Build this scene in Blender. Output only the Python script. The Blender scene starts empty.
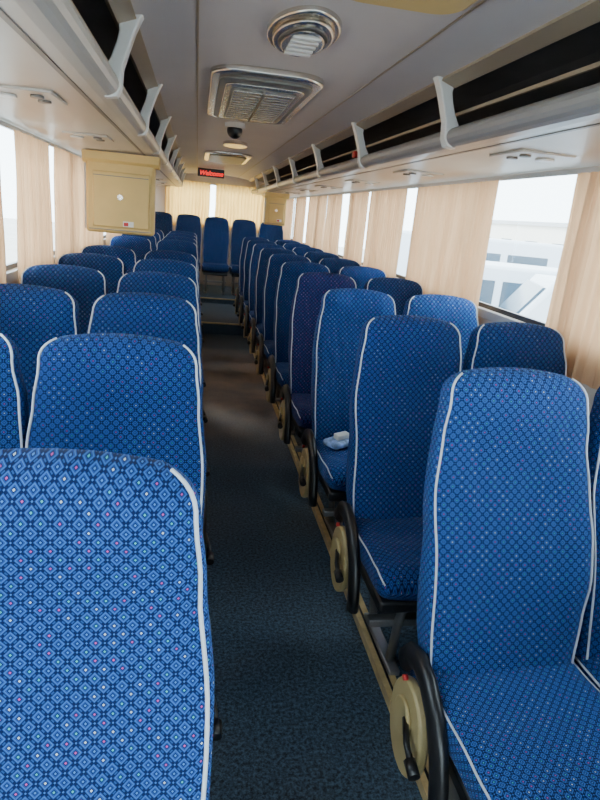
import bpy, bmesh, math, random
from mathutils import Vector, Matrix, noise
random.seed(4)
scene = bpy.context.scene
COL = scene.collection

# ---------------------------------------------------------------- materials
def new_mat(name):
    m = bpy.data.materials.new(name); m.use_nodes = True
    nt = m.node_tree
    b = nt.nodes.get('Principled BSDF')
    return m, nt, b
def simple(name, col, rough=.5, metal=0, bump=0, bscale=200, var=0, vscale=6, spec=.5):
    m, nt, b = new_mat(name)
    b.inputs['Base Color'].default_value = (*col, 1)
    b.inputs['Roughness'].default_value = rough
    b.inputs['Metallic'].default_value = metal
    b.inputs['Specular IOR Level'].default_value = spec
    tc = nt.nodes.new('ShaderNodeTexCoord')
    if var:
        n = nt.nodes.new('ShaderNodeTexNoise'); n.inputs['Scale'].default_value = vscale
        n.inputs['Detail'].default_value = 5
        nt.links.new(tc.outputs['Object'], n.inputs['Vector'])
        r = nt.nodes.new('ShaderNodeMapRange')
        r.inputs['From Min'].default_value = .3; r.inputs['From Max'].default_value = .7
        r.inputs['To Min'].default_value = 1 - var; r.inputs['To Max'].default_value = 1 + var*.4
        nt.links.new(n.outputs['Fac'], r.inputs['Value'])
        mx = nt.nodes.new('ShaderNodeVectorMath'); mx.operation = 'SCALE'
        mx.inputs[0].default_value = col
        nt.links.new(r.outputs['Result'], mx.inputs['Scale'])
        nt.links.new(mx.outputs['Vector'], b.inputs['Base Color'])
    if bump:
        n2 = nt.nodes.new('ShaderNodeTexNoise'); n2.inputs['Scale'].default_value = bscale
        nt.links.new(tc.outputs['Object'], n2.inputs['Vector'])
        bp = nt.nodes.new('ShaderNodeBump'); bp.inputs['Strength'].default_value = bump
        bp.inputs['Distance'].default_value = .002
        nt.links.new(n2.outputs['Fac'], bp.inputs['Height'])
        nt.links.new(bp.outputs['Normal'], b.inputs['Normal'])
    return m

def fabric():
    m, nt, b = new_mat('seat_fabric')
    N, Lk = nt.nodes, nt.links
    def mth(op, a, b_=None, c=None):
        n = N.new('ShaderNodeMath'); n.operation = op
        for i, v in enumerate((a, b_, c)):
            if v is None: continue
            if isinstance(v, (int, float)): n.inputs[i].default_value = v
            else: Lk.new(v, n.inputs[i])
        return n.outputs[0]
    def mix(f, c1, c2):
        n = N.new('ShaderNodeMix'); n.data_type = 'RGBA'
        if isinstance(f, (int, float)): n.inputs[0].default_value = f
        else: Lk.new(f, n.inputs[0])
        for i, v in ((6, c1), (7, c2)):
            if isinstance(v, tuple): n.inputs[i].default_value = (*v, 1)
            else: Lk.new(v, n.inputs[i])
        return n.outputs[2]
    uv = N.new('ShaderNodeUVMap'); uv.uv_map = 'UVMap'
    sp = N.new('ShaderNodeSeparateXYZ'); Lk.new(uv.outputs[0], sp.inputs[0])
    p = .0235
    a = mth('DIVIDE', mth('ADD', sp.outputs[0], sp.outputs[1]), p)
    c = mth('DIVIDE', mth('SUBTRACT', sp.outputs[0], sp.outputs[1]), p)
    fa = mth('ABSOLUTE', mth('SUBTRACT', mth('FRACT', a), .5))
    fc = mth('ABSOLUTE', mth('SUBTRACT', mth('FRACT', c), .5))
    mm = mth('MAXIMUM', fa, fc)
    mn = mth('MINIMUM', fa, fc)
    cell = N.new('ShaderNodeCombineXYZ')
    Lk.new(mth('FLOOR', a), cell.inputs[0]); Lk.new(mth('FLOOR', c), cell.inputs[1])
    wn = N.new('ShaderNodeTexWhiteNoise'); wn.noise_dimensions = '2D'
    Lk.new(cell.outputs[0], wn.inputs['Vector'])
    cr = N.new('ShaderNodeValToRGB'); cr.color_ramp.interpolation = 'CONSTANT'
    e = cr.color_ramp.elements
    e[0].position = 0; e[0].color = (.04, .14, .42, 1)
    e[1].position = .45; e[1].color = (.04, .30, .36, 1)
    x = e.new(.68); x.color = (.34, .06, .26, 1)
    x = e.new(.84); x.color = (.36, .42, .50, 1)
    Lk.new(wn.outputs['Value'], cr.inputs[0])
    base = (.010, .044, .20); navy = (.0025, .008, .050); light = (.026, .105, .36)
    colr = mix(mth('GREATER_THAN', mm, .085), cr.outputs[0], navy)
    colr = mix(mth('GREATER_THAN', mm, .15), colr, base)
    colr = mix(mth('GREATER_THAN', mm, .25), colr, light)
    colr = mix(mth('GREATER_THAN', mm, .32), colr, base)
    colr = mix(mth('GREATER_THAN', mm, .375), colr, navy)
    knot = mth('GREATER_THAN', mn, .43)
    colr = mix(knot, colr, light)
    dash = mth('MULTIPLY', mth('GREATER_THAN', mm, .44), mth('LESS_THAN', mn, .14))
    colr = mix(dash, colr, (.012, .055, .20))
    oi = N.new('ShaderNodeObjectInfo')
    mu = N.new('ShaderNodeMix'); mu.data_type = 'RGBA'; mu.blend_type = 'MULTIPLY'
    mu.inputs[0].default_value = 1
    Lk.new(colr, mu.inputs[6]); Lk.new(oi.outputs['Color'], mu.inputs[7])
    Lk.new(mu.outputs[2], b.inputs['Base Color'])
    b.inputs['Roughness'].default_value = .85
    b.inputs['Specular IOR Level'].default_value = .15
    b.inputs['Sheen Weight'].default_value = .06
    b.inputs['Sheen Tint'].default_value = (.5, .7, 1, 1)
    tc = N.new('ShaderNodeTexCoord')
    n1 = N.new('ShaderNodeTexNoise'); n1.inputs['Scale'].default_value = 900
    Lk.new(tc.outputs['Object'], n1.inputs['Vector'])
    mp = N.new('ShaderNodeMapping'); mp.inputs['Scale'].default_value = (1.6, 1, .5)
    Lk.new(tc.outputs['Object'], mp.inputs[0])
    n2 = N.new('ShaderNodeTexNoise'); n2.inputs['Scale'].default_value = 14
    Lk.new(mp.outputs[0], n2.inputs['Vector'])
    h = mth('ADD', mth('MULTIPLY', n1.outputs[0], .0008), mth('MULTIPLY', n2.outputs[0], .018))
    bp = N.new('ShaderNodeBump'); bp.inputs['Strength'].default_value = .8
    bp.inputs['Distance'].default_value = 1
    Lk.new(h, bp.inputs['Height']); Lk.new(bp.outputs[0], b.inputs['Normal'])
    return m

def carpet():
    m, nt, b = new_mat('aisle_carpet')
    N, Lk = nt.nodes, nt.links
    tc = N.new('ShaderNodeTexCoord')
    v = N.new('ShaderNodeTexNoise'); v.inputs['Scale'].default_value = 80; v.inputs['Detail'].default_value = 5; v.inputs['Roughness'].default_value = .8
    Lk.new(tc.outputs['Object'], v.inputs['Vector'])
    r = N.new('ShaderNodeValToRGB'); e = r.color_ramp.elements
    e[0].position = .41; e[0].color = (.004, .012, .024, 1)
    e[1].position = .64; e[1].color = (.085, .16, .25, 1)
    Lk.new(v.outputs['Fac'], r.inputs[0])
    sp = N.new('ShaderNodeSeparateXYZ'); Lk.new(tc.outputs['Object'], sp.inputs[0])
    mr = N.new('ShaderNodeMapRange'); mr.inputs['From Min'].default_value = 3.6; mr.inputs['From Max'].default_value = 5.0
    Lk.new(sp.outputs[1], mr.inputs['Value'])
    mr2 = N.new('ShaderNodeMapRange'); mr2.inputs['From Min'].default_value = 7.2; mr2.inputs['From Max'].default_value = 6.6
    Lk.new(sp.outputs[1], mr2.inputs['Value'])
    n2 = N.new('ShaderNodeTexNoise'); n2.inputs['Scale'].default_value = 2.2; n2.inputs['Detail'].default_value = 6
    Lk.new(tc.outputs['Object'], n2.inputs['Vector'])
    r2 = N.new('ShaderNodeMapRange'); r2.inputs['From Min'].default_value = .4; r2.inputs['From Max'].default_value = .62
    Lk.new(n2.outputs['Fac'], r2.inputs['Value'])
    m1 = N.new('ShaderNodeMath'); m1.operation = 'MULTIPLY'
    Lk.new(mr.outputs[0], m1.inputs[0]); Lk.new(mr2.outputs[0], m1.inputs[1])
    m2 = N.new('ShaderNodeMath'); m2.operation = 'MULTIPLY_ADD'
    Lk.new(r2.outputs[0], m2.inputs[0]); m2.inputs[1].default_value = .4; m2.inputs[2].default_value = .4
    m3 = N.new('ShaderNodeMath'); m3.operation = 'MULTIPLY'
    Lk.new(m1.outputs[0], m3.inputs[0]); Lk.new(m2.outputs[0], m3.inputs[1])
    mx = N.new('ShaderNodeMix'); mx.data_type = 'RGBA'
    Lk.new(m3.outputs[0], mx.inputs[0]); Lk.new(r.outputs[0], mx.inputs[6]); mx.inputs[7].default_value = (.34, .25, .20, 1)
    Lk.new(mx.outputs[2], b.inputs['Base Color'])
    b.inputs['Roughness'].default_value = .7
    bp = N.new('ShaderNodeBump'); bp.inputs['Strength'].default_value = .5; bp.inputs['Distance'].default_value = .003
    Lk.new(v.outputs['Fac'], bp.inputs['Height']); Lk.new(bp.outputs[0], b.inputs['Normal'])
    return m

def curtain_mat(name, col, tcol, f=.5):
    m = bpy.data.materials.new(name); m.use_nodes = True
    nt = m.node_tree; N, Lk = nt.nodes, nt.links
    N.clear()
    o = N.new('ShaderNodeOutputMaterial')
    d = N.new('ShaderNodeBsdfDiffuse'); t = N.new('ShaderNodeBsdfTranslucent')
    tc = N.new('ShaderNodeTexCoord'); n = N.new('ShaderNodeTexNoise'); n.inputs['Scale'].default_value = 5
    Lk.new(tc.outputs['Object'], n.inputs['Vector'])
    for sh, c in ((d, col), (t, tcol)):
        mx = N.new('ShaderNodeMix'); mx.data_type = 'RGBA'
        Lk.new(n.outputs['Fac'], mx.inputs[0])
        mx.inputs[6].default_value = (*[k*.8 for k in c], 1); mx.inputs[7].default_value = (*c, 1)
        Lk.new(mx.outputs[2], sh.inputs['Color'])
    ms = N.new('ShaderNodeMixShader'); ms.inputs[0].default_value = f
    Lk.new(d.outputs[0], ms.inputs[1]); Lk.new(t.outputs[0], ms.inputs[2]); Lk.new(ms.outputs[0], o.inputs[0])
    return m
def glass_mat():
    m = bpy.data.materials.new('window_glass'); m.use_nodes = True
    nt = m.node_tree; N, Lk = nt.nodes, nt.links
    N.clear()
    o = N.new('ShaderNodeOutputMaterial')
    t = N.new('ShaderNodeBsdfTransparent'); t.inputs[0].default_value = (.86, .94, .97, 1)
    g = N.new('ShaderNodeBsdfGlossy'); g.inputs['Roughness'].default_value = .05
    ms = N.new('ShaderNodeMixShader'); ms.inputs[0].default_value = .05
    Lk.new(t.outputs[0], ms.inputs[1]); Lk.new(g.outputs[0], ms.inputs[2]); Lk.new(ms.outputs[0], o.inputs[0])
    return m

FAB = fabric()
PIPE = simple('white_piping', (.56, .60, .66), .6)
TAN = simple('tan_plastic', (.42, .33, .16), .4, var=.15)
BLK = simple('black_plastic', (.012, .012, .014), .35)
RED = simple('red_plastic', (.5, .02, .02), .4)
STEEL = simple('steel_leg', (.35, .35, .36), .35, .8)
ALU = simple('yellowed_edge_trim', (.62, .48, .24), .4, .2, var=.3, vscale=20)
CEIL = simple('ceiling_vinyl', (.62, .575, .565), .55, bump=.1, var=.05, vscale=2)
RACK = simple('rack_plastic', (.54, .50, .45), .35, var=.06, vscale=3)
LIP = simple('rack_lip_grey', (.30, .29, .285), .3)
WHITE = simple('white_plastic', (.72, .72, .70), .35)
DARK = simple('rack_liner', (.085, .083, .085), .4, var=.3, vscale=8)
BRONZE = simple('bronze_trim', (.45, .36, .25), .4, .4)
WALL = simple('wall_panel', (.58, .52, .46), .6, var=.08)
FRAME = simple('window_frame', (.45, .46, .48), .4)
CHROME = simple('lamp_metal', (.74, .69, .62), .22, .9)
GRILLE = simple('grille_grey', (.20, .19, .18), .4, .4)
BOXT = simple('beige_housing', (.66, .47, .17), .45, var=.08)
CARPET = carpet()
CURT = curtain_mat('curtain_cloth', (.78, .51, .32), (.82, .49, .27), .45)
CURTR = curtain_mat('rear_curtain_cloth', (.9, .58, .20), (1.0, .60, .17), .6)
GLASS = glass_mat()

# ---------------------------------------------------------------- mesh helpers
class MB:
    """mesh builder with several materials"""
    def __init__(s): s.bm = bmesh.new(); s.uv = s.bm.loops.layers.uv.new('UVMap'); s.mats = []
    def mi(s, m):
        if m not in s.mats: s.mats.append(m)
        return s.mats.index(m)
    def box(s, lo, hi, mat, bev=0, seg=2):
        r = bmesh.ops.create_cube(s.bm, size=1)
        vs = r['verts']
        for v in vs:
            v.co = Vector([lo[i] + (v.co[i]+.5)*(hi[i]-lo[i]) for i in range(3)])
        fs = set(f for v in vs for f in v.link_faces)
        i = s.mi(mat)
        for f in fs: f.material_index = i
        if bev:
            es = set(e for v in vs for e in v.link_edges)
            r2 = bmesh.ops.bevel(s.bm, geom=list(es), offset=bev, segments=seg, affect='EDGES', profile=.5)
            for f in r2['faces']: f.material_index = i; f.smooth = True
    def prism(s, pts, axis, a0, a1, mat, bev=0, smooth=False):
        def mk(p, a):
            if axis == 'y': return (p[0], a, p[1])
            if axis == 'x': return (a, p[0], p[1])
            return (p[0], p[1], a)
        A = [s.bm.verts.new(mk(p, a0)) for p in pts]; B = [s.bm.verts.new(mk(p, a1)) for p in pts]
        fs = [s.bm.faces.new(A), s.bm.faces.new(B[::-1])]
        n = len(pts)
        for i in range(n):
            f = s.bm.faces.new((A[i], B[i], B[(i+1) % n], A[(i+1) % n])); f.smooth = smooth; fs.append(f)
        bmesh.ops.recalc_face_normals(s.bm, faces=fs)
        i = s.mi(mat)
        for f in fs: f.material_index = i
        if bev:
            es = set(list(fs[0].edges)+list(fs[1].edges))
            r2 = bmesh.ops.bevel(s.bm, geom=list(es), offset=bev, segments=2, affect='EDGES', profile=.5)
            for f in r2['faces']: f.material_index = i; f.smooth = True
    def tube(s, pts, rad, mat, n=8, flat=None):
        i = s.mi(mat); rings = []
        P = [Vector(p) for p in pts]
        prev = None
        for k, p in enumerate(P):
            t = (P[min(k+1, len(P)-1)]-P[max(k-1, 0)]).normalized()
            ref = prev if prev is not None else (Vector((1, 0, 0)) if abs(t.x) < .8 else Vector((0, 0, 1)))
            u = (ref - t*ref.dot(t)).normalized(); prev = u
            w = t.cross(u)
            ru, rv = flat if flat else (rad, rad)
            rings.append([s.bm.verts.new(p+u*math.cos(2*math.pi*j/n)*ru+w*math.sin(2*math.pi*j/n)*rv) for j in range(n)])
        fs = []
        for a, b in zip(rings[:-1], rings[1:]):
            for j in range(n):
                f = s.bm.faces.new((a[j], a[(j+1) % n], b[(j+1) % n], b[j])); f.smooth = True; fs.append(f)
        fs.append(s.bm.faces.new(rings[0][::-1])); fs.append(s.bm.faces.new(rings[-1]))
        for f in fs: f.material_index = i
    def loft(s, rings, uvs, mat, cap=True):
        i = s.mi(mat); n = len(rings[0])
        V = [[s.bm.verts.new(p) for p in r] for r in rings]
        for k in range(len(V)-1):
            for j in range(n):
                j2 = (j+1) % n
                f = s.bm.faces.new((V[k][j], V[k][j2], V[k+1][j2], V[k+1][j]))
                f.smooth = True; f.material_index = i
                us = (uvs[k][j], uvs[k][j+1], uvs[k+1][j+1], uvs[k+1][j])
                for l, q in zip(f.loops, us): l[s.uv].uv = q
        if cap:
            for R in (V[0][::-1], V[-1]):
                f = s.bm.faces.new(R); f.material_index = i
                for l in f.loops: l[s.uv].uv = (l.vert.co.x, l.vert.co.y)
    def mesh(s, name):
        me = bpy.data.meshes.new(name); s.bm.normal_update(); s.bm.to_mesh(me); s.bm.free()
        for m in s.mats: me.materials.append(m)
        return me
    def obj(s, name, loc=(0, 0, 0), parent=None):
        o = bpy.data.objects.new(name, s.mesh(name)); COL.objects.link(o); o.location = loc
        if parent: o.parent = parent
        return o

def sgp(v, p): return math.copysign(abs(v)**p, v)
def lerp_tab(tab, x):
    for (a, fa), (b, fb) in zip(tab[:-1], tab[1:]):
        if x <= b:
            t = max(0, (x-a)/(b-a)); t = t*t*(3-2*t)
            return fa+(fb-fa)*t
    return tab[-1][1]

# ---------------------------------------------------------------- seat mesh
CD = -.045   # cushion drop
def seat_mesh(name, arm, seed):
    mb = MB()
    base = Vector((0, -.16, .39)); top = Vector((0, .055, 1.225))
    ax = (top-base); L = ax.length; ax.normalize()
    nf = Vector((0, -ax.z, ax.y))
    NA, capl = 60, .075
    svals = [(L-capl)*k/32 for k in range(33)] + [L-capl+capl*math.sin(math.pi/2*k/9) for k in range(1, 10)]
    rings, uvs = [], []; pipeL, pipeR = [], []
    for s_ in svals:
        t = s_/L
        hw = lerp_tab([(0, .212), (.3, .224), (.62, .230), (.80, .214), (.92, .200), (1, .194)], t)
        th = lerp_tab([(0, .055), (.35, .062), (.7, .05), (.9, .055), (1, .055)], t)
        k = max(0, (s_-(L-capl))/capl)
        thk = math.sqrt(max(.0, 1-k*k)) if k < 1 else 0
        thk = max(thk, .03)
        hwk = hw*(1-.19*k**3.8) - .014*k**2
        th2 = th*thk
        bulge = .018*math.sin(math.pi*min(1, t/.62))*(1 if t < .62 else 0) + .020*math.exp(-((t-.9)/.09)**2)
        c = base+ax*s_+nf*bulge*.6
        ring = []
        for j in range(NA):
            a = -math.pi/2+2*math.pi*j/NA
            x = hwk*sgp(math.cos(a), .52); y = th2*sgp(math.sin(a), .55)
            xn = x/hwk
            q = c+Vector((x, 0, 0))+nf*y
            if math.sin(a) > 0:
                q += nf*(.018*(abs(xn)**2)*math.sin(math.pi*min(1, t/.85)) if t < .85 else 0)
            q += ax*(.014*(1-xn*xn)*k)
            w = noise.noise(Vector((x*6+seed*7.3, s_*5+seed, y*9)))*.010 + noise.noise(Vector((x*15+seed*3.1, s_*10, seed)))*.006
            q += nf*w*(1 if math.sin(a) > 0 else -1)*thk + Vector((w*.7*math.copysign(1, x), 0, 0))
            ring.append(q)
        arc = [0]
        for j in range(NA): arc.append(arc[-1]+(ring[(j+1) % NA]-ring[j]).length)
        mid = arc[NA//2]
        rings.append(ring); uvs.append([(aa-mid, s_) for aa in arc])
        if t > .02 and k < .90:
            jr = round((math.radians(24)+math.pi/2)/(2*math.pi)*NA); jl = NA-jr
            for jj, lst in ((jr, pipeR), (jl, pipeL)):
                q = ring[jj]; wob = .004*noise.noise(Vector((s_*9, seed*5, jj)))
                sd = 1 if jj == jr else -1
                lst.append(q+nf*.002+Vector((sd*.001+wob*.3, 0, 0)))
    mb.loft(rings, uvs, FAB)
    mb.tube(pipeL, .0033, PIPE, 6); mb.tube(pipeR, .0033, PIPE, 6)
    # cushion
    NB = 44; rings, uvs = [], []; pl, pr = [], []
    y0, y1 = -.10, -.61
    nstep = 24
    for i in range(nstep+1):
        if i <= 16: tt = i/16*.86
        else: tt = .86+.14*math.sin(math.pi/2*(i-16)/(nstep-16))
        y = y0+(y1-y0)*tt
        k = max(0, (tt-.86)/.14)
        hh = .068*max(.05, math.sqrt(max(0, 1-k*k)))
        hwc = .222*(1-.10*k**3)
        zc = .468+CD+.02*tt-.010*k
        ring = []
        for j in range(NB):
            a = -math.pi/2+2*math.pi*j/NB
            x = hwc*sgp(math.cos(a), .5); z = hh*sgp(math.sin(a), .55)
            if math.sin(a) > 0: z += (-.012+.018*(x/hwc)**2)*(1-k)
            w = noise.noise(Vector((x*7+seed, y*8, seed*2.2)))*.010
            ring.append(Vector((x, y, zc+z+w*(1-k))))
        arc = [0]
        for j in range(NB): arc.append(arc[-1]+(ring[(j+1) % NB]-ring[j]).length)
        mid = arc[NB//2]
        rings.append(ring); uvs.append([(aa-mid, -y) for aa in arc])
        if k < .9 and tt > .1:
            jr = round((math.radians(15)+math.pi/2)/(2*math.pi)*NB)
            pr.append(ring[jr]+Vector((.002, 0, .001))); pl.append(ring[NB-jr]+Vector((-.002, 0, .001)))
    mb.loft(rings, uvs, FAB)
    mb.tube(pl, .0032, PIPE, 6); mb.tube(pr, .0032, PIPE, 6)
    # under-pan + frame + legs
    mb.box((-.20, -.56, .315), (.20, -.08, .365), BLK, .012)
    lx = (-.15, .15) if not arm else ((-.15, .08) if arm > 0 else (-.08, .15))
    for x in lx:
        mb.tube([(x, -.17, .33), (x, -.17, .20), (x, -.22, .03)], .017, STEEL, 8)
        mb.tube([(x, -.50, .33), (x, -.46, .20), (x, -.44, .03)], .017, STEEL, 8)
        mb.box((x-.022, -.50, 0), (x+.022, -.16, .025), STEEL, .006)
    mb.box((-.19, -.46, .185), (.19, -.42, .215), STEEL, .004)
    for sx in (-1, 1):
        mb.box((sx*.205-.012, -.24, .33), (sx*.205+.012, -.08, .47), BLK, .008)
    if arm:
        sx = arm
        lo, hi = sorted((sx*.222, sx*.252))
        zz = CD-.01
        # tan kidney side cover
        pts = []
        for a in range(0, 360, 12):
            r = .108+.03*math.cos(math.radians(a-265))
            pts.append((-.175+r*math.cos(math.radians(a))*.98, .385+zz+r*1.25*math.sin(math.radians(a))))
        mb.prism(pts, 'x', lo, hi, TAN, .009)
        pts2 = [( -.175+.05*math.cos(a/12*2*math.pi), .385+zz+.05*math.sin(a/12*2*math.pi)) for a in range(12)]
        mb.prism(pts2, 'x', min(sx*.252, sx*.264), max(sx*.252, sx*.264), TAN, .004)
        # black arm rest folded down
        xc = sx*.240
        P = [(-.10, .50), (-.135, .545), (-.19, .565), (-.25, .552), (-.31, .512), (-.355, .455), (-.385, .39), (-.40, .33), (-.405, .28)]
        mb.tube([(xc, y, z+zz) for y, z in P], .02, BLK, 12, flat=(.021, .033))
        mb.tube([(sx*.26, -.20, .40+zz), (sx*.275, -.26, .38+zz), (sx*.28, -.31, .37+zz)], .009, BLK, 8)
        mb.tube([(sx*.28, -.30, .37+zz), (sx*.28, -.34, .36+zz)], .016, BLK, 10)
        mb.tube([(sx*.25, -.15, .485+zz), (sx*.262, -.15, .485+zz)], .008, RED, 10)
    g = base+ax*(L*.86)-nf*.058
    mb.tube([g+Vector((-.09, 0, 0)), g+Vector((-.08, .03, .0)), g+Vector((.08, .03, 0)), g+Vector((.09, 0, 0))], .010, BLK, 8)
    return mb.mesh(name)

MESH = {}
for a, nm in ((0, 'plain'), (-1, 'arm_l'), (1, 'arm_r')):
    MESH[a] = [seat_mesh('seat_%s_%d' % (nm, v), a, v*1.7+.4+a*5) for v in range(3)]
def put_seat(x, y, z, arm, tint=None, rot=None):
    o = bpy.data.objects.new('bus_seat', random.choice(MESH[arm]))
    COL.objects.link(o)
    o.location = (x, y, z)
    if rot is None: rot = random.uniform(-.015, .015)
    o.rotation_euler = (0, 0, rot)
    if tint is None:
        k = random.uniform(.8, 1.1); tint = (k*random.uniform(.9, 1.1), k, k*random.uniform(.95, 1.05))
    o.color = (*tint, 1)
    return o

PZ = .03
XA, XW = .507, .968
R0, L0, PITCH = 1.38, .748, .82
PL = .79
REAR_Y = 11.5
def floor_z(y): return PZ if y < 8.2 else (.15 if y < 10 else .23)
for n in range(0, 11):
    y = R0-PITCH+PITCH*n
    z = floor_z(y-.6)
    t = None
    if n == 4: t = (1.5, .60, .68)
    if n == 3: t = (1.25, 1.2, 1.15)
    if n == 1: t = (1.5, 1.35, 1.2)
    if n == 2: t = (.9, .85, .9)
    put_seat(XA, y, z, -1, t); put_seat(XW, y+.01, z, 0, (1.8, 1.6, 1.35) if n == 3 else None)
for n in range(0, 11):
    y = L0+PL*n
    if n == 6: continue
    z = floor_z(y-.6)
    t = (1.35, 1.3, 1.2) if n == 0 else None
    put_seat(-XA-.012, y, z, 1, t); put_seat(-XW, y+.01, z, 0)
for x in (-.94, -.47, 0, .47, .94):
    put_seat(x, 10.75, .23, 0)

# ---------------------------------------------------------------- shell
Y0, Y1 = -2.2, REAR_Y
mb = MB(); mb.box((-.40, Y0, -.04), (.40, 8.0, 0), CARPET); mb.obj('floor')
for s, nm in ((-1, 'left'), (1, 'right')):
    mb = MB(); mb.box((min(s*.40, s*1.27), Y0, -.04), (max(s*.40, s*1.27), 8.0, PZ), CARPET); mb.obj('floor_platform_'+nm)
    mb = MB()
    xe = s*.39
    mb.prism([(xe-s*.012, 0), (xe-s*.012, PZ+.007), (xe+s*.045, PZ+.007), (xe+s*.045, PZ+.0005), (xe+s*.0, PZ+.0005), (xe+s*.0, 0)], 'y', Y0, 7.99, ALU)
    mb.prism([(xe+s*.010, PZ+.0065), (xe+s*.018, PZ+.0065), (xe+s*.018, PZ+.010), (xe+s*.010, PZ+.010)], 'y', Y0, 7.99, BLK)
    mb.obj('trim_1' if s < 0 else 'trim_2')
mb = MB()
mb.box((-1.27, 8.0, -.04), (1.27, 9.75, .15), CARPET)
mb.box((-1.27, 9.75, -.04), (1.27, Y1, .23), CARPET)
mb.box((-.40, 7.985, .14), (.40, 8.02, .156), ALU); mb.box((-.40, 9.735, .22), (.40, 9.77, .236), ALU)
mb.obj('floor_rear_steps')

DZ = .04
SILL, HEAD = 1.20, 1.86+DZ
WX = 1.27
def side_wall(s, nm, pillars):
    mb = MB()
    a, b = sorted((s*WX, s*(WX+.06)))
    mb.box((a, Y0, -.04), (b, Y1, SILL), WALL)
    mb.box((a, Y0, HEAD), (b, Y1, 2.27), WALL)
    for p in pillars: mb.box((a, p-.035, SILL), (b, p+.035, HEAD), FRAME, .004)
    mb.box((a, Y0, SILL), (b, Y0+.1, HEAD), WALL); mb.box((a, Y1-.1, SILL), (b, Y1, HEAD), WALL)
    c, d = sorted((s*(WX-.015), s*WX))
    mb.box((c, Y0, SILL-.05), (d, Y1, SILL), FRAME, .004)
    mb.obj('wall_'+nm)
    ys = [Y0+.1]+list(pillars)+[Y1-.1]
    k = 0
    for y0, y1 in zip(ys[:-1], ys[1:]):
        k += 1
        g = MB(); g.box((s*(WX+.03)-.003, y0+.03, SILL-.0), (s*(WX+.03)+.003, y1-.03, HEAD), GLASS)
        g.box((s*(WX+.03)-.01, y0+.03, SILL+.0), (s*(WX+.03)+.01, y1-.03, SILL+.025), BLK)
        g.box((s*(WX+.03)-.01, (y0+y1)/2-.012, SILL+.025), (s*(WX+.03)+.01, (y0+y1)/2+.012, HEAD), FRAME)
        g.obj('window_%d' % (k+(0 if s < 0 else 10)))
side_wall(-1, 'left', [-.5, 1.2, 3.05, 4.75, 6.45, 8.15, 9.85])
side_wall(1, 'right', [-.5, .8, 2.35, 4.5, 6.3, 8.1, 9.9])
mb = MB()
mb.box((-1.33, Y1, -.04), (1.33, Y1+.06, 1.35), WALL); mb.box((-1.33, Y1, 2.0), (1.33, Y1+.06, 2.27), WALL)
mb.box((-1.33, Y1, 1.35), (-.85, Y1+.06, 2.0), WALL); mb.box((.85, Y1, 1.35), (1.33, Y1+.06, 2.0), WALL)
mb.obj('wall_rear')
g = MB(); g.box((-.85, Y1+.02, 1.35), (.85, Y1+.03, 2.0), GLASS); g.obj('window_30')
mb = MB()
mb.box((-1.33, Y0-.06, -.04), (1.33, Y0, .75), WALL); mb.box((-1.33, Y0-.06, 2.14), (1.33, Y0, 2.27), WALL)
mb.box((-1.33, Y0-.06, .75), (-1.2, Y0, 2.14), WALL); mb.box((1.2, Y0-.06, .75), (1.33, Y0, 2.14), WALL)
mb.obj('wall_front')
g = MB(); g.box((-1.2, Y0-.035, .75), (1.2, Y0-.025, 2.14), GLASS); g.obj('window_31')

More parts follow.
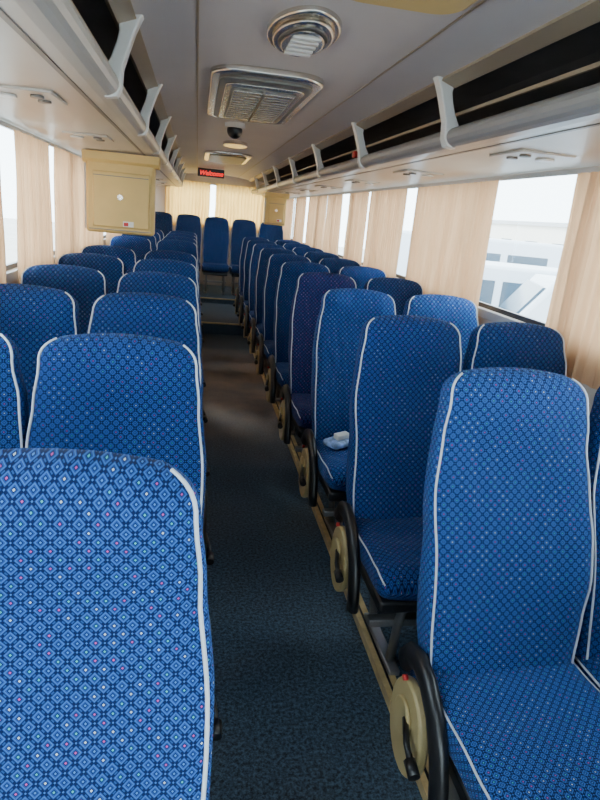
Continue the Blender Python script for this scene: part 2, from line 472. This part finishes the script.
# ceiling: gently arched
CZ, CE, CW = 2.185, 2.145, .56
pts = []
for i in range(13):
    x = -CW+2*CW*i/12
    pts.append((x, CE+(CZ-CE)*(1-(x/CW)**2)))
pts += [(CW, 2.27), (-CW, 2.27)]
mb = MB(); mb.prism(pts, 'y', Y0, Y1, CEIL, smooth=False)
for x in (-.36, .36):
    z = CE+(CZ-CE)*(1-(x/CW)**2)
    mb.box((x-.004, Y0, z-.003), (x+.004, Y1, z+.01), BRONZE)
mb.obj('ceiling')
YR = Y1-.14
for s, nm in ((-1, 'left'), (1, 'right')):
    mb = MB()
    P = [(.56, 2.15), (.80, 2.14), (1.04, 2.10), (1.20, 2.02), (1.235, 1.96), (1.27, 1.96), (1.27, 2.27), (.56, 2.27)]
    mb.prism([(s*x, z) for x, z in P], 'y', Y0, Y1, DARK)
    mb.prism([(s*x, z) for x, z in [(.545, 2.135), (.60, 2.115), (.615, 2.125), (.60, 2.149), (.55, 2.149)]], 'y', Y0, Y1, BRONZE)
    mb.obj('ceiling_side_'+nm)
    rack = bpy.data.objects.new('luggage_rack', None); COL.objects.link(rack)
    rack.location = (0, 0, DZ)
    mb = MB()
    P = [(.70, 1.868), (1.0, 1.862), (1.269, 1.868), (1.269, 1.90), (.70, 1.895)]
    mb.prism([(s*x, z) for x, z in P], 'y', Y0, YR, RACK, smooth=False)
    P = [(.600, 1.925), (.596, 1.912), (.598, 1.898), (.605, 1.885), (.615, 1.877), (.63, 1.871), (.66, 1.868), (.70, 1.868), (.70, 1.895), (.655, 1.905), (.635, 1.935), (.615, 1.938)]
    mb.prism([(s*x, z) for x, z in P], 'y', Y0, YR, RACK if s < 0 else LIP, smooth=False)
    mb.obj('shelf', parent=rack)
    mb = MB()
    mb.prism([(s*x, z) for x, z in [(.72, 1.90), (1.22, 1.905), (1.22, 1.912), (.72, 1.908)]], 'y', Y0, YR, DARK)
    mb.prism([(s*x, z) for x, z in [(.655, 1.995), (.665, 1.995), (.665, 2.007), (.655, 2.007)]], 'y', Y0, YR, BRONZE)
    mb.prism([(s*x, z) for x, z in [(.70, 1.8685), (.715, 1.8683), (.715, 1.8655), (.70, 1.8655)]], 'y', Y0, YR, GRILLE)
    mb.obj('rail', parent=rack)
    if s < 0: bys = [-1.1, 0, 1.1, 2.2, 3.3, 4.4, 5.5, 6.6, 7.7, 8.8, 9.9, 11.0]
    else: bys = [-1.5, -.2, 1.1, 2.42, 3.72, 5.02, 6.32, 7.62, 8.92, 10.2]
    for i, y in enumerate(bys):
        mb = MB()
        A = [(.515, 2.126), (.532, 2.10), (.550, 2.06), (.568, 2.01), (.586, 1.955), (.590, 1.90), (.603, 1.872), (.64, 1.866)]
        B = [(.66, 1.90), (.645, 1.945), (.622, 1.985), (.605, 2.03), (.597, 2.06), (.60, 2.085), (.625, 2.105)]
        mb.prism([(s*x, z) for x, z in A+B], 'y', y-.027, y+.027, WHITE, .006)
        mb.obj('bracket_%d' % (i+1), parent=rack)
    for i in range(9):
        y = 1.05+1.25*i
        mb = MB()
        mb.box((min(s*.80, s*1.02), y-.13, 1.856), (max(s*.80, s*1.02), y+.13, 1.866), RACK, .004)
        for dx, dy, r in ((.86, -.05, .022), (.86, .05, .022), (.97, 0, .036)):
            pp = [(s*dx+r*math.cos(q*math.pi/8), y+dy+r*math.sin(q*math.pi/8)) for q in range(16)]
            mb.prism(pp, 'z', 1.848, 1.857, WHITE if r > .03 else GRILLE, .003)
        mb.obj('service_unit_%d' % (i+1), parent=rack)
    mb = MB(); mb.box((min(s*1.245, s*1.26), Y0+.1, HEAD-.02), (max(s*1.245, s*1.26), Y1-.15, HEAD+.002), FRAME, .003); mb.obj('curtain_rail')

# ---------------------------------------------------------------- curtains
def curtain(p0, p1, z0, z1, mat, seed, fold=.062, amp=.018, name='window_curtain'):
    p0 = Vector((*p0, 0)); p1 = Vector((*p1, 0)); d = p1-p0; L = d.length; d.normalize()
    nrm = Vector((-d.y, d.x, 0))
    nu = max(12, int(L/.006)); nv = 14
    bm = bmesh.new(); G = []
    for i in range(nu+1):
        u = L*i/nu; row = []
        ph = 2*math.pi*u/fold+1.6*noise.noise(Vector((u*5, seed, 0)))*2
        for k in range(nv+1):
            v = k/nv
            am = amp*(.75+.45*noise.noise(Vector((u*4, v*2, seed))))*(1-.35*v)
            off = am*math.sin(ph+.5*noise.noise(Vector((v*3, seed*2, u*3))))+.004*math.sin(ph*2.3+v)
            sh = .012*noise.noise(Vector((u*8, v*2.5, seed+9)))
            q = p0+d*(u+sh)+nrm*off; q.z = z0+(z1-z0)*v+(.006*math.sin(ph) if k == 0 else 0)
            row.append(bm.verts.new(q))
        G.append(row)
    for i in range(nu):
        for k in range(nv):
            f = bm.faces.new((G[i][k], G[i+1][k], G[i+1][k+1], G[i][k+1])); f.smooth = True
    me = bpy.data.meshes.new(name); bm.to_mesh(me); bm.free(); me.materials.append(mat)
    o = bpy.data.objects.new(name, me); COL.objects.link(o); return o
CT = HEAD-.022
for i, (a, b) in enumerate([(1.35, 2.46), (3.16, 4.35), (4.65, 5.6), (5.68, 6.4), (6.75, 7.5), (7.6, 8.8), (9.1, 10.0), (10.3, 11.3)]):
    curtain((1.222, a), (1.222, b), 1.06, CT, CURT, i*3.1)
for i, (a, b) in enumerate([(1.9, 3.10), (3.35, 4.05), (4.2, 5.0), (5.1, 6.2), (6.5, 7.6), (8.0, 9.2), (9.5, 11.3)]):
    curtain((-1.222, a), (-1.222, b), 1.06, CT, CURT, 40+i*3.1)
curtain((-.9, Y1-.06), (-.12, Y1-.06), 1.25, 2.03, CURTR, 77, name='rear_curtain')
curtain((-.02, Y1-.06), (.9, Y1-.06), 1.25, 2.03, CURTR, 79, name='rear_curtain')

# ---------------------------------------------------------------- ceiling fixtures
def rrect(cx, cy, hx, hy, r, n=6):
    P = []
    for sx, sy, a0 in ((1, 1, 0), (-1, 1, 90), (-1, -1, 180), (1, -1, 270)):
        for k in range(n+1):
            a = math.radians(a0+90*k/n)
            P.append((cx+(hx-r)*sx+r*math.cos(a), cy+(hy-r)*sy+r*math.sin(a)))
    return P
mb = MB()
el = lambda a, b, cy, cx=-.02: [(cx+a*math.cos(q*math.pi/20), cy+b*math.sin(q*math.pi/20)) for q in range(40)]
mb.prism(el(.118, .25, 2.21), 'z', 2.165, 2.19, CHROME, .008)
mb.prism(el(.098, .21, 2.21), 'z', 2.150, 2.166, CHROME, .008)
mb.prism(el(.078, .165, 2.21), 'z', 2.146, 2.151, GRILLE, .002)
mb.prism(el(.070, .15, 2.21), 'z', 2.136, 2.147, CHROME, .006)
for i in range(-2, 3):
    mb.box((-.02-.045, 2.21+i*.05-.01, 2.130), (-.02+.045, 2.21+i*.05+.01, 2.137), WHITE, .002)
mb.obj('ceiling_lamp')
mb = MB()
VX, VY = -.055, 3.5
mb.prism(rrect(VX, VY, .25, .70, .12), 'z', 2.150, 2.186, CHROME, .012)
mb.prism(rrect(VX, VY, .208, .62, .09), 'z', 2.140, 2.151, GRILLE, .004)
mb.prism(rrect(VX, VY, .18, .54, .05), 'z', 2.132, 2.141, CHROME, .004)
mb.prism(rrect(VX, VY, .15, .48, .04), 'z', 2.129, 2.133, GRILLE)
for i in range(13):
    y = VY-.42+i*.07
    mb.box((VX-.14, y-.012, 2.122), (VX+.14, y+.012, 2.130), CHROME, .003)
mb.box((VX-.005, VY-.47, 2.118), (VX+.005, VY+.47, 2.130), GRILLE)
mb.obj('roof_vent')
mb = MB()
mb.prism(rrect(-.03, 7.4, .25, .6, .12), 'z', 2.150, 2.186, CHROME, .012)
mb.prism(rrect(-.03, 7.4, .20, .5, .09), 'z', 2.140, 2.151, GRILLE, .006)
mb.obj('roof_vent')
mb = MB()
mb.prism(rrect(.15, 1.33, .17, .42, .08), 'z', 2.140, 2.18, BOXT, .012)
mb.obj('roof_escape_hatch')
mb = MB()
bmesh.ops.create_uvsphere(mb.bm, u_segments=20, v_segments=12, radius=.055, matrix=Matrix.Translation((-.10, 4.6, 2.135)))
for f in mb.bm.faces: f.material_index = mb.mi(BLK); f.smooth = True
mb.prism([(-.10+.07*math.cos(q*math.pi/10), 4.6+.07*math.sin(q*math.pi/10)) for q in range(20)], 'z', 2.15, 2.188, WHITE, .004)
mb.obj('dome_camera')
mb = MB()
mb.prism([(-.02+.11*math.cos(q*math.pi/14), 5.9+.2*math.sin(q*math.pi/14)) for q in range(28)], 'z', 2.155, 2.19, CHROME, .006)
mb.obj('ceiling_lamp')

# ---------------------------------------------------------------- hanging monitor housings
def housing(cx, y, w, z0, z1, d=.14):
    mb = MB()
    x0, x1 = cx-w/2, cx+w/2
    mb.box((x0, y, z0), (x1, y+d, z1-.05), BOXT, .02, 3)
    mb.prism([(y-.02, z1), (y-.02, z1-.05), (y+.01, z1-.075), (y+d, z1-.075), (y+d, z1)], 'x', x0-.02, x1+.03, BOXT, .006)
    mb.box((x0+.045, y-.012, z0+.04), (x1-.03, y+.01, z1-.12), BOXT, .008)
    mb.box((x0+.05, y-.018, z1-.15), (x1-.04, y-.008, z1-.145), GRILLE)
    mb.box((x0+.02, y-.006, z0+.02), (x1-.02, y+.002, z0+.026), GRILLE)
    pp = [(cx+.02*math.cos(q*math.pi/8), (z0+z1)/2-.02+.02*math.sin(q*math.pi/8)) for q in range(16)]
    mb.prism(pp, 'y', y-.02, y-.010, CHROME, .002)
    mb.box((cx+.02, y-.0135, z0+.05), (cx+.09, y-.0115, z0+.085), WHITE)
    mb.box((cx+.025, y-.0142, z0+.055), (cx+.055, y-.0134, z0+.078), RED)
    mb.box((x0-.012, y+.02, z0+.02), (x0+.0, y+d-.02, z1-.08), FRAME)
    return mb.obj('monitor_housing')
housing(-.855, 4.45, .45, 1.375, 1.855+DZ)
housing(.78, 9.0, .30, 1.45, 1.855+DZ)

sign = bpy.data.objects.new('led_sign', None); COL.objects.link(sign); sign.location = (-.15, 9.8, 2.105)
mb = MB(); mb.box((-.20, 0, -.055), (.20, .06, .065), BLK, .008); mb.obj('case', parent=sign)
RL, nt, b = new_mat('red_led'); b.inputs['Base Color'].default_value = (.7, .02, .02, 1)
b.inputs['Emission Color'].default_value = (1, .03, .02, 1); b.inputs['Emission Strength'].default_value = 2.0
cu = bpy.data.curves.new('lettering', 'FONT'); cu.body = 'Welcome'; cu.size = .09; cu.align_x = 'CENTER'; cu.extrude = .002; cu.offset = .002; cu.shear = .3
cu.materials.append(RL)
t = bpy.data.objects.new('lettering', cu); COL.objects.link(t); t.parent = sign
t.location = (0, -.004, -.03); t.rotation_euler = (math.pi/2, 0, 0)

mb = MB()
mb.tube([(.64, 4.0, 2.005), (.66, 4.14, 2.02)], .012, RED, 8); mb.box((.615, 3.95, 1.985), (.67, 4.0, 2.025), RED, .006)
mb.obj('emergency_hammer')

mb = MB()
mb.box((-.085, -.05, 0), (.085, .05, .035), simple('packet_print', (.30, .45, .8), .4, var=.8, vscale=30), .014)
mb.prism([(-.045, -.02), (.04, -.025), (.05, .02), (-.03, .025)], 'z', .033, .06, WHITE, .004)
o = mb.obj('tissue_pack', (.41, R0+PITCH*2-.30, PZ+.547+CD)); o.rotation_euler = (0, 0, .6)

# ---------------------------------------------------------------- exterior
GR = simple('yard_concrete', (.50, .49, .47), .9, var=.15, vscale=.6)
mb = MB(); mb.box((-60, -60, -1.35), (60, 70, -1.30), GR); mb.obj('ground')
VW = simple('vehicle_white', (.62, .68, .76), .3); VG = simple('vehicle_glass', (.05, .09, .13), .15)
def van(x, y, L=5.2, H=2.3, W=1.9, col=VW, rot=0):
    mb = MB(); z = -1.3
    prof = [(-L/2, .45), (-L/2, H*.9), (-L/2+.15, H), (L*.22, H), (L*.36, H*.58), (L/2-.1, H*.48), (L/2, H*.35), (L/2, .4), (L*.4, .35), (-L*.4, .35)]
    mb.prism(prof, 'x', -W/2, W/2, col, .08)
    for k in range(3):
        a = -L*.42+k*L*.2
        for sx in (-1, 1):
            lo, hi = sorted((sx*(W/2-.01), sx*(W/2+.012)))
            mb.box((lo, a, H*.58), (hi, a+L*.17, H*.86), VG, .005)
    mb.prism([(L*.235, H*.95), (L*.35, H*.60), (L*.362, H*.60), (L*.247, H*.95)], 'x', -W*.42, W*.42, VG)
    mb.box((-W*.4, -L/2-.01, H*.58), (W*.4, -L/2+.01, H*.86), VG, .005)
    for sx in (-1, 1):
        for yy in (-L*.3, L*.31):
            c = [(yy+.36*math.cos(q*math.pi/10), .36+.36*math.sin(q*math.pi/10)) for q in range(20)]
            lo, hi = sorted((sx*(W/2-.12), sx*(W/2+.03)))
            mb.prism(c, 'x', lo, hi, BLK, .02)
    o = mb.obj('parked_van', (x, y, z)); o.rotation_euler = (0, 0, rot); return o
van(6.5, 9.0, rot=1.2); van(6.2, 13.0, rot=1.2); van(7.0, 17.5, 6.5, 2.8, rot=1.3); van(11, 6, rot=1.5)
van(-7, 12, rot=-1.2)
mb = MB(); mb.box((26, -10, -1.3), (32, 60, 2.6), simple('building_wall', (.8, .76, .70), .8, var=.1)); mb.box((25.8, -10, 2.6), (32, 60, 2.9), FRAME)
for k in range(16): mb.box((25.98, -7+k*4, -.2), (26.02, -5.2+k*4, 1.4), VG)
mb.obj('depot_building')

# ---------------------------------------------------------------- light
w = bpy.data.worlds.new('sky'); scene.world = w; w.use_nodes = True
bg = w.node_tree.nodes['Background']; bg.inputs[0].default_value = (.95, .975, 1, 1); bg.inputs[1].default_value = 11
sd = bpy.data.lights.new('sun', 'SUN'); sd.energy = 6; sd.angle = math.radians(8); sd.color = (1, .93, .82)
so = bpy.data.objects.new('sun', sd); COL.objects.link(so)
so.rotation_euler = Vector((-.45, .65, .55)).to_track_quat('Z', 'Y').to_euler()

# ---------------------------------------------------------------- camera
F = 600.0
cam = bpy.data.cameras.new('camera'); co = bpy.data.objects.new('camera', cam); COL.objects.link(co)
cam.sensor_fit = 'VERTICAL'; cam.sensor_height = 36; cam.lens = F*36/800; cam.clip_start = .02
vx, vy, roll = 197, 207, math.radians(2.2)
Yc = Vector(((vx-300)/F, (400-vy)/F, -1)).normalized()
up = Vector((math.sin(roll), math.cos(roll), 0))
Zc = (up-Yc*up.dot(Yc)).normalized(); Xc = Yc.cross(Zc)
R = Matrix((Xc, Yc, Zc))
M = R.to_4x4(); M.translation = Vector((-.34, 0, 1.60))
co.matrix_world = M
scene.camera = co
